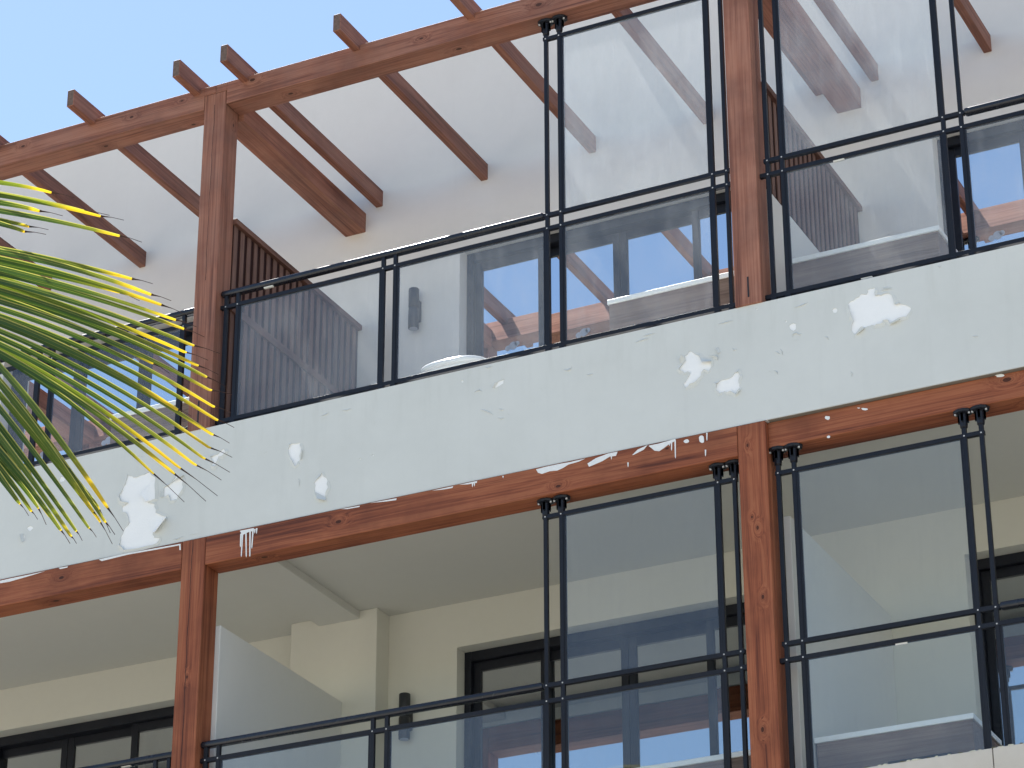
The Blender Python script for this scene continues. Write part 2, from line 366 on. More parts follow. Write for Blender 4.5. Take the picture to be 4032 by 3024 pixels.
# --- paint coat with holes where it has peeled
def z7(x, y): return 3100 + x * .27125, 1050 + y * .27125
def z8(x, y): return 2500 + x * .36166, 1250 + y * .36166
def z6(x, y): return x * .39172, 1600 + y * .39172
def r4(x, y): return x * .6076, 1008 + y * .6076
def r5(x, y): return 1344 + x * .6076, 1008 + y * .6076
def r6(x, y): return 2688 + x * .6076, 1008 + y * .6076
def r7(x, y): return x * .6076, 2016 + y * .6076
def outline(fn, pts, Y=FY):
    return [at(*fn(*p), Y) for p in pts]
def blob(fn, cx, cy, rx, ry, n=11, j=0.25):
    return outline(fn, [(cx + rx * math.cos(6.2832 * i / n) * (1 + random.uniform(-j, j)), cy + ry * math.sin(6.2832 * i / n) * (1 + random.uniform(-j, j))) for i in range(n)])
HOLES = [
 outline(z7, [(1270,300),(1285,345),(1280,425),(1390,400),(1455,388),(1515,410),(1545,470),(1555,545),(1610,520),(1680,550),(1740,565),(1795,600),(1780,660),(1730,735),(1650,745),(1560,790),(1490,825),(1470,785),(1400,785),(1385,825),(1270,865),(1220,850),(1130,880),(1080,875),(1020,950),(980,1000),(945,940),(930,880),(955,770),(925,710),(900,640),(875,550),(920,500),(1040,440),(1070,395),(1150,400),(1170,370),(1165,335)]),
 blob(z7, 690, 640, 34, 36), blob(z7, 78, 870, 56, 52, 9),
 outline(z8, [(600,365),(650,395),(690,410),(745,470),(830,470),(835,530),(800,590),(755,568),(700,660),(640,720),(550,770),(530,725),(600,605),(520,590),(480,565),(510,520),(550,470),(540,420)]),
 outline(z8, [(1130,585),(1150,640),(1130,690),(1140,770),(1095,840),(1070,820),(970,805),(920,830),(890,800),(882,725),(940,685),(1050,650),(1090,600)]),
 outline(r4, [(1890,1215),(1945,1210),(1955,1250),(1945,1320),(1915,1365),(1880,1310),(1865,1250)]),
 outline(r4, [(2085,1405),(2115,1440),(2130,1500),(2110,1560),(2075,1585),(2040,1530),(2035,1470)]),
 outline(r4, [(1140,1420),(1185,1440),(1190,1500),(1150,1570),(1110,1590),(1095,1550),(1060,1560),(1062,1500),(1105,1475)]),
 outline(z6, [(1280,690),(1340,715),(1430,690),(1500,665),(1570,720),(1565,935),(1490,968),(1560,985),(1570,1070),(1670,1105),(1655,1150),(1535,1265),(1550,1320),(1612,1320),(1580,1380),(1460,1415),(1250,1450),(1200,1390),(1210,1330),(1240,1250),(1300,1170),(1280,1090),(1230,1060),(1230,1010),(1290,970),(1215,955),(1200,890),(1235,820),(1262,760)]),
 outline(r4, [(1445,1250),(1465,1270),(1440,1300),(1415,1300),(1410,1330),(1390,1370),(1370,1355),(1380,1330),(1365,1300),(1410,1285)]),
 outline(r5, [(1055,795),(1050,825),(1010,850),(990,855),(1015,815)]),
 blob(r5, 785, 812, 9, 8, 7), blob(r5, 205, 1292, 7, 6, 7), blob(r5, 122, 1316, 6, 5, 7), blob(r6, 670, 425, 7, 7, 7),
 blob(r7, 150, 170, 12, 26, 8), blob(r7, 195, 105, 18, 16, 8), blob(z6, 625, 735, 28, 26, 9), blob(r6, 480, 345, 9, 6, 7),
]
def jag(pts, k=2, a=0.006):
    out = []
    for i, p in enumerate(pts):
        q = pts[(i + 1) % len(pts)]; out.append(p)
        L_ = (q - p).length; n = min(k, int(L_ / 0.02))
        for s in range(1, n + 1):
            m = p.lerp(q, s / (n + 1)); m = m + Vector((random.uniform(-a, a), 0, random.uniform(-a, a))) * min(1, L_ / 0.05); out.append(m)
    return out
bm = bmesh.new(); edges = []
def loop(pts, y):
    v = [bm.verts.new((p.x, y, p.z)) for p in pts]
    for i in range(len(v)): edges.append(bm.edges.new((v[i], v[(i + 1) % len(v)])))
frame = []
NX = 36
for i in range(NX): frame.append(Vector((XL + (XR - XL) * i / NX, 0, -0.847)))
for i in range(NX): frame.append(Vector((XR + (XL - XR) * i / NX, 0, 0.0)))
loop(frame, FY)
HOLES = [jag(h) for h in HOLES]
for h in HOLES: loop(h, FY)
bmesh.ops.triangle_fill(bm, use_beauty=True, use_dissolve=False, edges=edges)
bmesh.ops.recalc_face_normals(bm, faces=bm.faces)
if bm.faces and sum(f.normal.y * f.calc_area() for f in bm.faces) > 0: bmesh.ops.reverse_faces(bm, faces=bm.faces)
coat = finish('paint_coat', bm, M['paint'], bld)
so = coat.modifiers.new('thick', 'SOLIDIFY'); so.thickness = 0.0038; so.offset = -1

# the coat lifts in an uneven lip round each bigger hole
def lips(h, k):
    ctr = sum(h, Vector()) / len(h); n = len(h)
    size = max((p - ctr).length for p in h)
    if size < 0.06: return
    area = sum(h[i].x * h[(i + 1) % n].z - h[(i + 1) % n].x * h[i].z for i in range(n)) / 2
    sg = 1 if area > 0 else -1
    bm = bmesh.new(); prev = None; rows = []
    ph = random.uniform(0, 6.28)
    for i in range(n + 1):
        p = h[i % n]; t = (h[(i + 1) % n] - h[i - 1 if i else n - 1]); nrm = Vector((t.z, 0, -t.x)).normalized() * sg
        u = i % n / n * 6.2832
        lift = max(0.0, 0.45 + 0.8 * math.sin(3 * u + ph) + 0.6 * math.sin(7 * u + 2 * ph) - 0.5 * nrm.z) * 0.0050
        w = 0.012 + 1.3 * lift
        a = bm.verts.new((p.x + nrm.x * w, FY - 0.0004, p.z + nrm.z * w)); m = bm.verts.new((p.x + nrm.x * w * .4, FY - 0.0006 - lift * .35, p.z + nrm.z * w * .4)); b = bm.verts.new((p.x - nrm.x * .002, FY - 0.0006 - lift, p.z - nrm.z * .002))
        if prev and (lift > 0.001 or prev[3] > 0.001):
            bm.faces.new((prev[0], prev[1], m, a)); bm.faces.new((prev[1], prev[2], b, m))
        prev = (a, m, b, lift)
    bmesh.ops.recalc_face_normals(bm, faces=bm.faces)
    o = finish('paint_lip', bm, M['paint'], bld); s_ = o.modifiers.new('thick', 'SOLIDIFY'); s_.thickness = 0.0025; s_.offset = 0
for k, h in enumerate(HOLES): lips(h, k)
# curled flakes of paint standing off at the edges of the holes
def flap(fn, pts, lift, hinge=2, mat='paint'):
    """pts in order; the first `hinge` points stay on the wall, the others stand off towards the viewer"""
    P = outline(fn, pts); ctr = (P[0] + P[hinge - 1]) / 2
    bm = bmesh.new(); far = max((p - ctr).length for p in P)
    N = 5; grid = []
    A, B = P[0], P[hinge - 1]; rest = P[hinge:]
    tipm = sum(rest, Vector()) / len(rest)
    n = len(P); prev = None
    for s in range(N + 1):
        f = s / N; ring = []
        for p in (A, (A + B) / 2, B):
            idx = {id(A): rest[-1], id(B): rest[0]}.get(id(p), tipm)
            q = p.lerp(idx, f); q = Vector((q.x, FY - 0.001 - lift * f ** 1.6, q.z)); ring.append(bm.verts.new(q))
        if prev:
            for i in range(2): bm.faces.new((prev[i], prev[i + 1], ring[i + 1], ring[i]))
        prev = ring
    o = finish('paint_flake', bm, M[mat], bld)
    s_ = o.modifiers.new('thick', 'SOLIDIFY'); s_.thickness = 0.003; s_.offset = 0
    return o
flap(z6, [(1568, 722), (1566, 935), (1480, 965), (1425, 890)], 0.022, 2, 'plaster')
flap(z6, [(1535, 1262), (1668, 1107), (1690, 1150), (1590, 1285)], 0.045, 2, 'plaster')
flap(z7, [(1650, 745), (1490, 823), (1520, 850), (1640, 790)], 0.022)
flap(z7, [(1130, 880), (990, 995), (1030, 985), (1120, 915)], 0.018)
flap(z7, [(1555, 545), (1620, 520), (1640, 540), (1590, 560)], 0.014)
flap(z8, [(690, 410), (830, 468), (835, 490), (740, 500)], 0.02)
flap(z8, [(505, 520), (550, 440), (520, 425), (498, 470)], 0.025)
flap(z8, [(1085, 838), (1140, 770), (1150, 800), (1110, 850)], 0.014)
flap(r4, [(2045, 1530), (2110, 1562), (2120, 1590), (2060, 1580)], 0.02)
flap(r4, [(1945, 1320), (1952, 1250), (1964, 1260), (1955, 1320)], 0.012)
flap(r4, [(1060, 1560), (1062, 1505), (1045, 1530), (1048, 1570)], 0.018)
flap(r4, [(1105, 1475), (1190, 1420), (1195, 1428), (1150, 1450)], 0.02)
flap(r5, [(1015, 815), (990, 855), (985, 862), (1000, 825)], 0.015)
flap(r7, [(150, 140), (160, 190), (148, 200), (136, 150)], 0.02)
flap(z8, [(805, 415), (900, 465), (905, 440), (880, 425)], 0.016)
flap(z8, [(905, 320), (932, 375), (915, 400), (880, 345)], 0.012)
# hairline blisters: small tented ridges in the coat
def ridge(fn, pts, h=0.007, w=0.012):
    P = outline(fn, pts); bm = bmesh.new(); prev = None
    for i, p in enumerate(P):
        k = 0.25 if i in (0, len(P) - 1) else 1
        a = bm.verts.new((p.x, FY - 0.0005, p.z + w * k)); b = bm.verts.new((p.x, FY - h * k, p.z)); c = bm.verts.new((p.x, FY - 0.0005, p.z - 0.002 * k))
        if prev:
            bm.faces.new((prev[0], prev[1], b, a)); bm.faces.new((prev[1], prev[2], c, b))
        prev = (a, b, c)
    bmesh.ops.recalc_face_normals(bm, faces=bm.faces)
    return finish('paint_blister', bm, M['paint'], bld)
for fn, pts in [
    (r5, [(900,1000),(930,1003),(960,1018),(985,1030)]), (r5, [(1020,990),(1040,1000),(1055,995)]), (r5, [(1015,1050),(1035,1058),(1055,1050)]), (r5, [(1075,1025),(1090,1030)]),
    (r5, [(1440,735),(1465,745),(1488,735),(1490,715)]), (r5, [(1590,770),(1610,772),(1632,765)]), (r5, [(0,1000),(35,1002),(65,990)]), (r5, [(860,885),(895,870),(915,880)]),
    (r5, [(925,720),(950,728),(980,715)]), (r5, [(1290,855),(1300,868)]), (r5, [(215,1070),(213,1100)]),
    (z8, [(1720,180),(1760,170),(1790,190),(1815,180)]), (z8, [(1715,215),(1725,190)]), (z8, [(1725,250),(1780,245)]), (z8, [(1525,370),(1560,390),(1580,400)]), (z8, [(1580,345),(1608,385),(1605,415)]),
    (z8, [(1455,585),(1480,590)]), (z8, [(1510,578),(1550,600),(1555,628)]), (z8, [(1060,340),(1080,358),(1112,348)]), (z8, [(2065,212),(2100,225),(2108,245)]), (z8, [(905,75),(980,60),(1070,32)]),
    (z8, [(90,205),(140,195),(220,170)]), (z8, [(0,275),(80,250),(160,225)]), (z7, [(100,595),(180,580),(230,560),(300,520)]), (z7, [(450,505),(540,495)]), (z7, [(1360,350),(1430,335),(1530,330)]),
    (z7, [(1370,318),(1450,312),(1520,308)]), (z7, [(80,1020),(90,985),(130,965),(190,1000)]), (z7, [(540,1020),(590,1040),(600,1070)]), (r6, [(1085,750),(1100,765),(1095,785)]), (r6, [(1875,520),(1895,525),(1915,520)]),
    (r6, [(1650,60),(1665,75),(1672,65)]), (r4, [(890,1300),(930,1302)]), (r4, [(2080,1040),(2110,1030),(2135,1015)]), (r4, [(2090,1060),(2110,1050)]), (r4, [(1630,1238),(1642,1243)]), (r4, [(1710,1280),(1730,1268)]), (r7, [(1120,180),(1150,178),(1190,160)]),
    (r7, [(1230,150),(1290,138)]), (r4, [(1935,1440),(1942,1470),(1938,1500)])]:
    ridge(fn, pts)

# ------------------------------------------------------------------ upper pergola
per = thing('pergola', 'reddish brown timber pergola with posts, front beam and rafters over the top terraces', 'pergola', (2.0, 0.1, 0.0))
UB0, UB1, PW = 2.683, 2.875, 0.186
POSTS = [(-4.386, -4.2), (-0.186, 0.0), (4.014, 4.2), (8.214, 8.4)]
kA = wood('pergola post timber', *U, 'Z', 2.0, knots=[(0.09, 0.03, 1.16, 0.012)], crack=(0, -0.005, 0.0022, -0.2, 1.3), weather=0.2)
kB = wood('pergola post timber with long crack', *[tuple(x * 1.12 for x in c) for c in U], 'Z', 12.0, weather=0.12)
for i, (a, b) in enumerate(POSTS):
    box('post', a, b, 0.0, PW, 0.0 if i else 0, 2.80, kA if i == 1 else kB if i == 2 else M['upZ'], per, 0.004)
ends = [-8.6] + [(a + b) / 2 for a, b in POSTS] + [12.4]
bk = [wood('pergola beam timber %d' % i, *U, 'X', 20.0 + i, knots=kn, weather=0.18) for i, kn in enumerate([[], 
      [(0.35, -.093, 0.03, 0.016), (1.35, -.093, 0.02, 0.016), (1.80, -.093, 0.04, 0.012), (1.05, 0.02, -.096, .017), (1.82, 0.05, -.096, .016)],
      [(-1.78, -.093, 0.05, 0.020), (-0.35, -.093, 0.0, 0.014), (0.60, -.093, 0.01, 0.022), (-1.5, 0.0, -.096, .018), (-.1, 0.02, -.096, .02)], [], []])]
for i in range(5):
    a, b = ends[i], ends[i + 1]
    pa = a if i == 0 else POSTS[i - 1][1]; pb = b if i == 4 else POSTS[i][0]
    lst = [(pa + 0.004, pb - 0.004, 0.001, 0.192, UB0, UB1)]
    if i > 0: lst.append((a + 0.0015, pa + 0.004, 0.001, 0.192, 2.803, UB1 - 0.0005))
    if i < 4: lst.append((pb - 0.004, b - 0.0015, 0.001, 0.192, 2.803, UB1 - 0.0005))
    boxes('front_beam', lst, bk[i], per, 0.0025)
for xx, zz, hh in ((4.105, 0.055, 0.15), (-0.105, 0.05, 0.17)):
    box('steel_plate', xx, xx + 0.011, -0.0025, 0.02, zz, zz + hh, M['slot'], per)
RAF = [-7.45, -6.5, -5.55, -4.49, -4.07, -3.05, -2.10, -1.205, -0.262, 0.165, 1.115, 2.062, 3.03, 3.95, 4.395, 5.275, 6.22, 7.17, 8.1, 8.6, 9.55, 10.5, 11.5]
for x in RAF:
    j = random.uniform(-0.012, 0.012)
    o = box('rafter', x - 0.031, x + 0.031, -0.306 + j, D + 0.02, 2.83, 2.975, M['upY'], per, 0.004)
    o.data.materials.append(M['endgrain'])
    for p in o.data.polygons:
        if p.normal.y < -0.9: p.material_index = 1
for a, b in ((-4.33, -4.14), (-0.144, 0.043), (8.29, 8.48)):
    box('tie_beam', a, b, 0.193, D + 0.02, 2.628, 2.803, M['upY'], per, 0.004)
boxes('tie_beam', [(4.085, 4.277, 1.45, D + 0.02, 2.628, 2.803), (4.045, 4.277, 0.193, 1.4505, 2.626, 2.8045)], M['upY'], per, 0.003)

# ------------------------------------------------------------------ lower timber frame
frm = thing('timber_frame', 'orange brown timber posts and beams with white paint spills carrying the floor band', 'timber frame', (2.0, 0.1, FL))
LP = [(-4.373, -4.185), (-0.173, 0.015), (3.993, 4.184), (8.19, 8.38)]
lA = wood('balcony post timber with crack', *L, 'Z', 31.0, knots=[(0.0, -.09, 0.18, 0.012)], crack=(0, -0.012, 0.0028, -0.75, 1.40))
lB = wood('balcony post timber with knots', *[tuple(x * 1.08 for x in c) for c in L], 'Z', 33.0, knots=[(-0.02, -.09, 0.55, 0.010), (0.015, -.09, 0.47, 0.014), (0.03, -.09, 0.00, 0.014), (-0.01, -.09, -0.86, 0.016), (-0.03, -.09, 1.05, 0.012)])
for i, (a, b) in enumerate(LP):
    box('post', a, b, 0.0, 0.187, -3.254, -0.853, lA if i == 1 else lB if i == 2 else M['lowZ'], frm, 0.004)
lends = [-8.6, -4.373, -0.173, 3.993, 8.19, 12.4]
lkn = [[], [(1.0, -.093, 0.02, .018), (0.2, -.093, .03, .015), (0.9, 0.0, -.106, .02)], [(-0.93, -.093, 0.01, 0.020), (0.72, -.093, -0.06, 0.016), (-1.55, -.02, -.106, .022), (1.5, -.093, .05, .012)],
       [(-0.42, -.093, 0.045, 0.024), (-0.22, -.093, 0.05, 0.016), (-0.30, 0.0, -.09, 0.02)], []]
for i in range(5):
    a = lends[i] + (0 if i == 0 else 0.188 + 0.003); b = lends[i + 1] - 0.003
    m = wood('balcony beam timber %d' % i, *L, 'X', 40.0 + i, knots=lkn[i])
    if i >= 3: box('beam', a, b, 0.045, 0.235, -1.032, -0.852, m, frm, 0.004)
    else: box('beam', a, b, 0.0, 0.188, -1.063, -0.853, m, frm, 0.004)
# white paint spilled over the beams: thin skins of paint
def spill(fn, pts, Y=-0.0022, name='paint_spill'):
    P = outline(fn, pts, Y); bm = bmesh.new()
    v = [bm.verts.new((p.x, Y, p.z)) for p in P]
    es = [bm.edges.new((v[i], v[(i + 1) % len(v)])) for i in range(len(v))]
    bmesh.ops.triangle_fill(bm, use_beauty=True, edges=es)
    o = finish(name, bm, M['spill'], frm); s_ = o.modifiers.new('thick', 'SOLIDIFY'); s_.thickness = 0.0018; s_.offset = 0
def drip(fn, x0, y0, x1, y1, w=4.5, Y=-0.0024):
    spill(fn, [(x0 - w, y0), (x0 + w, y0), (x1 + w * .7, y1 - 6), (x1, y1 + 4), (x1 - w * .7, y1 - 6)], Y, 'paint_drip')
for pts in [[(1262,1383),(1330,1365),(1400,1350),(1480,1336),(1580,1313),(1540,1332),(1470,1352),(1440,1372),(1400,1390),(1350,1395),(1300,1412),(1275,1405)],
            [(1595,1345),(1650,1310),(1730,1280),(1790,1268),(1780,1295),(1740,1300),(1690,1330),(1620,1360),(1605,1365)], [(1885,1290),(1920,1255),(1985,1225),(1960,1255),(1895,1288)],
            [(1990,1230),(2060,1215),(2165,1185),(2160,1200),(2120,1222),(2090,1245),(2060,1265),(2030,1262),(2010,1245)], [(590,1520),(725,1492),(720,1503),(660,1514)], [(765,1482),(880,1458),(878,1470),(820,1480)], [(190,1600),(358,1570),(356,1582),(280,1592)], [(0,1640),(120,1618),(118,1626),(40,1640)]]:
    spill(r5, pts)
for a in [(2163,1190,2165,1308),(2140,1195,2140,1258),(2126,1198,2126,1228),(1858,1338,1858,1365),(1750,1285,1750,1315),(1780,1270,1780,1290),(850,1468,850,1495),(862,1465,862,1490),(1048,1425,1048,1437)]: drip(r5, *a)
for pts in [[(1555,122),(1645,104),(1645,122),(1610,130),(1570,150)], [(0,446),(60,432),(150,414),(290,384),(200,412),(130,432),(60,452),(0,462)], [(640,308),(800,272),(1000,236),(1170,206),(1172,246),(1163,246),(1162,216),(1000,246),(830,276),(660,318)], [(380,362),(440,352),(436,360),(390,370)]]:
    spill(r7, pts)
for a in [(1562,140,1558,225),(1572,140,1564,288),(1594,130,1596,290),(1621,124,1619,288),(1640,115,1632,234),(1652,110,1650,136),(1664,105,1662,138)]: drip(r7, *a)
for c in [(25, 1200, 20, 14), (122, 1188, 20, 28)]:
    spill(r6, [(c[0] + c[2] * math.cos(6.28 * i / 9) * random.uniform(.7, 1.1), c[1] + c[3] * math.sin(6.28 * i / 9) * random.uniform(.7, 1.1)) for i in range(9)])
for c in [(938, 1050, 20, 14), (1180, 992, 26, 8), (2055, 775, 36, 12), (945, 1172, 14, 10), (1140, 985, 10, 4)]:
    spill(r6, [(c[0] + c[2] * math.cos(6.28 * i / 9) * random.uniform(.6, 1.1), c[1] + c[3] * math.sin(6.28 * i / 9) * random.uniform(.6, 1.1)) for i in range(9)], 0.0428)
drip(r6, 157, 1145, 157, 1195); drip(r6, 148, 1255, 148, 1295)

# ------------------------------------------------------------------ railings
BW = 0.028
RY0 = 0.064; RY1 = RY0 + BW
flange_mesh = None
def flange(x, zb, parent):
    """cast foot that fixes a tall bar to the underside of the beam"""
    global flange_mesh
    if flange_mesh is None:
        bm = bmesh.new()
        lathe(bm, [(0.060, 0.0), (0.064, -0.006), (0.061, -0.020), (0.040, -0.026), (0.034, -0.028)], (0, 0, 0), 10, 0.8)
        for s in range(4):
            a = s * math.pi / 2
            bm_box(bm, *sorted((0.0, 0.0)) if False else (-0.034 if s % 2 == 0 else -0.007, 0.034 if s % 2 == 0 else 0.007, -0.007 if s % 2 == 0 else -0.034, 0.007 if s % 2 == 0 else 0.034), -0.085 + 0.002 * s, -0.022)
        lathe(bm, [(0.028, -0.022), (0.027, -0.06), (0.025, -0.112), (0.019, -0.118)], (0, 0, 0), 8)
        o = finish('flange', bm, M['black'], parent, (x, RY0 + BW / 2, zb)); flange_mesh = o
    else:
        o = copy_of(flange_mesh, parent, (x, RY0 + BW / 2, zb))
    for dx in (-0.044, 0.044):
        bm = bmesh.new(); lathe(bm, [(0.007, -0.030), (0.007, -0.019)], (0, 0, 0), 6)
        finish('bolt', bm, M['screw'], o, (x + dx, RY0 + BW / 2 - 0.018, zb - 0.001))
    return o
screw_mesh = None
def screw(x, z, parent, y=RY0):
    global screw_mesh
    if screw_mesh is None:
        bm = bmesh.new(); lathe(bm, [(0.006, 0.0), (0.004, 0.002)], (0, 0, 0), 6)
        bmesh.ops.rotate(bm, verts=bm.verts, cent=(0, 0, 0), matrix=Matrix.Rotation(R(90), 3, 'X'))
        screw_mesh = finish('screw', bm, M['screw'], parent, (x, y, z))
    else: copy_of(screw_mesh, parent, (x, y, z))
def railing(label, x0, x1, z0, bars, screens, glass, zbot, zbeam=None, ws_top=None, group=None, shift=0.0, strips=(), singles=()):
    """bars: (xa, xb) left edges of each pair; screens: indices of panels carried up to the beam"""
    r = thing('balcony_railing', label, 'railing', ((x0 + x1) / 2, RY0, zbot), group)
    T0, T1, S0, S1, B0, B1 = z0 + 1.07 + shift, z0 + 1.10 + shift, z0 + 0.963 + shift, z0 + 0.993 + shift, zbot + 0.045, zbot + 0.075
    cuts = []
    edges = [x0]
    tall = set()
    for k in screens: tall.add(k); tall.add(k + 1)
    # rails
    segs = []; xs = x0
    scr = [(bars[k][0] - 0.012, bars[k + 1][1] + BW + 0.012) for k in screens]
    for a, b in scr:
        if a > xs + .05: segs.append((xs, a, False))
        segs.append((max(a, x0), min(b, x1), True)); xs = b
    if xs < x1 - .05: segs.append((xs, x1, False))
    for a, b, s in segs:
        if s: box('top_rail', a, b, RY0 - 0.001, RY1 + 0.001, T0, T1, M['black'], r, 0.0008)
        else: box('handrail', a, b, RY0 - 0.012, RY1 + 0.022, T0 - 0.004, T1 + 0.012, M['handrail'], r, 0.017, 5, True)
    box('mid_rail', x0, x1, RY0 - 0.001, RY1 + 0.001, S0, S1, M['black'], r, 0.0008)
    box('bottom_rail', x0, x1, RY0 - 0.001, RY1 + 0.001, B0, B1, M['black'], r, 0.0008)
    for i, pr in enumerate(bars):
        for j, xa in enumerate(pr):
            if xa is None: continue
            istall = i in tall
            zt = zbeam - 0.02 if istall else T0 + 0.002
            b = box('baluster', xa, xa + BW, RY0 + 0.0005, RY1 - 0.0005, zbot + 0.002, zt, M['black'], r, 0.002)
            for zz in (T0 + .015, S0 + .015) + ((z0 + ws_top + .013,) if istall else ()): screw(xa + BW / 2, zz, b, RY0 - 0.001)
            bx_ = box('base_shoe', xa - 0.006, xa + BW + 0.006, RY0 - 0.005, RY1 + 0.005, zbot, zbot + 0.05, M['black'], r, 0.003)
            if istall: flange(xa + BW / 2, zbeam, r)
    for k in range(len(bars) - 1):
        a = bars[k][1] + BW if bars[k][1] is not None else bars[k][0] + BW
        b = bars[k + 1][0]
        panels = [(B1, S0)]
        if k in screens: panels.append((T1, z0 + ws_top))
        for p0, p1 in panels:
            for xa in (a, b - 0.016): box('glazing_bead', xa + 0.0005, xa + 0.0155, RY0 + 0.004, RY1 - 0.002, p0, p1, M['black'], r, 0.001)
            box('glass_pane', a + 0.014, b - 0.014, RY0 + 0.008, RY0 + 0.016, p0 - 0.004, p1 + 0.004, M['glass_screen'] if glass is M['glass_up'] and p0 > S1 else glass, r)
        if k in screens:
            box('screen_top_rail', bars[k][0] - 0.006, bars[k + 1][1] + BW + 0.006, RY0 - 0.001, RY1 + 0.001, z0 + ws_top, z0 + ws_top + BW, M['black'], r, 0.0008)
    for (xa, zz) in strips:
        box('spacer_strip', xa, xa + 0.075, RY0 + 0.004, RY1 - 0.004, zz - 0.010, zz + 0.0005, M['strip'], r, 0.001)
    return r
AB = [(0.031, 0.131), (1.327, 1.424), (2.613, 2.718), (3.848, 3.950)]
BR = [(4.245, 4.348), (5.470, 5.590), (6.75, 6.85), (8.05, 8.15)]
LAB = [(0.041, 0.140), (1.320, 1.424), (2.583, 2.697), (3.806, 3.918)]
LBR = [(4.217, 4.324), (5.446, 5.555), (6.75, 6.85), (8.05, 8.15)]
LEFT = [(-4.15, -4.05), (-2.85, -2.74), (-1.59, -1.473), (-0.325, None)]
railing('black glass-panelled railing before the slatted screen and white tub, its windscreen meeting the post', 0.002, 4.012, 0.0, AB, [2], M['glass_up'], 0.0, UB0, 2.515, strips=((0.36, 1.066),))
railing('black railing with tall dusty windscreen before the slatted screen that stands on a white wall', 4.202, 8.21, 0.0, BR, [0], M['glass_up'], 0.0, UB0, 2.515, strips=((4.72, 0.963), (4.86, 0.047)))
railing('black glass railing behind the palm leaves on the pergola terrace', -4.198, -0.188, 0.0, LEFT, [], M['glass_left'], 0.0, shift=-0.075, strips=((-0.72, 0.985),))
railing('black railing with one tall bluish windscreen under the floor band, beside the smooth grey partition', 0.017, 3.991, -3.445, LAB, [2], M['glass_low'], -3.65, -1.063, 2.245)
railing('black railing with tall windscreen above the stone-clad ledge', 4.186, 8.188, -3.445, LBR, [0], M['glass_low'], -3.65, -1.032, 2.225, strips=((4.93, -2.482),))
railing('black handrail before the unlit glass doors under the floor band', -4.18, -0.175, -3.445, [(-4.15, -4.05), (-2.85, -2.74), (-1.59, -1.473), (-0.36, -0.25)], [], M['glass_low'], -3.65, shift=-0.03, strips=((-0.62, -2.402),))

# ------------------------------------------------------------------ sliding doors
def sliding_door(label, xo, ztop, zbot, pane, decals=False, offs=None, group=None):
    """four-leaf slider, 2.57 m wide, its left jamb at xo"""
    d = thing('sliding_door', label, 'door', (xo + 1.285, 2.22, zbot), group)
    F = M['door_frame']
    boxes('frame', [(xo + .001, xo + .055, 2.215, 2.352, zbot, ztop - .001), (xo + 2.515, xo + 2.569, 2.215, 2.352, zbot, ztop - .001), (xo + .055, xo + 2.515, 2.216, 2.351, ztop - .075, ztop - .0015), (xo + .055, xo + 2.515, 2.216, 2.351, zbot + .001, zbot + .05)], F, d, 0.002)
    leaves = offs or [(0.055, 0.66, 0), (0.60, 1.283, 1), (1.287, 1.97, 1), (1.91, 2.515, 0)]
    for a, b, back in leaves:
        y0 = 2.232 + 0.046 * (1 - back) if False else (2.262 if back == 0 else 2.306)
        y1 = y0 + 0.042; xa, xb = xo + a, xo + b; sw = 0.058
        lf = boxes('leaf', [(xa, xa + sw, y0, y1, zbot + .05, ztop - .075), (xb - sw, xb, y0, y1, zbot + .05, ztop - .075), (xa + sw, xb - sw, y0 + .001, y1 - .001, ztop - .145, ztop - .0755), (xa + sw, xb - sw, y0 + .001, y1 - .001, zbot + .051, zbot + .12)], F, d, 0.002)
        box('pane', xa + sw - .004, xb - sw + .004, y0 + .016, y0 + .024, zbot + .116, ztop - .141, pane, lf)
        if decals:
            cx = (xa + xb) / 2 + 0.01
            for dx, dz, rr in ((-0.036, -0.014, 0.024), (0.010, 0.0, 0.034), (0.044, 0.012, 0.020)):
                bm = bmesh.new(); lathe(bm, [(rr, 0.0), (rr, 0.002)], (0, 0, 0), 14)
                bmesh.ops.rotate(bm, verts=bm.verts, cent=(0, 0, 0), matrix=Matrix.Rotation(R(90), 3, 'X'))
                finish('decal', bm, M['decal'], lf, (cx + dx, y0 + .0155 - 0.0007 * (dx > 0), zbot + 1.65 + dz))
    return d
sliding_door('dark-framed glass doors mirroring sky and rafters beside the black wall lamp', 0.90, 2.27, FU, M['pane_up'], True)
sliding_door('dark-framed glass doors mirroring deep blue sky, right of the slatted screen', 4.80, 2.27, FU, M['pane_up'], True)
sliding_door('dark-framed glass doors with sky reflections behind the palm leaves', -3.445, 2.27, FU, M['pane_up'], True)
sliding_door('dark-framed curtained glass doors beside the lamp under the floor band', 0.90, -1.10, FL, M['pane_low'])
sliding_door('dark-framed glass doors above the stone-clad ledge', 4.80, -1.10, FL, M['pane_low'])
sliding_door('unlit dark glass doors beside the cracked post under the floor band', -3.95, -1.10, FL, M['pane_low'])

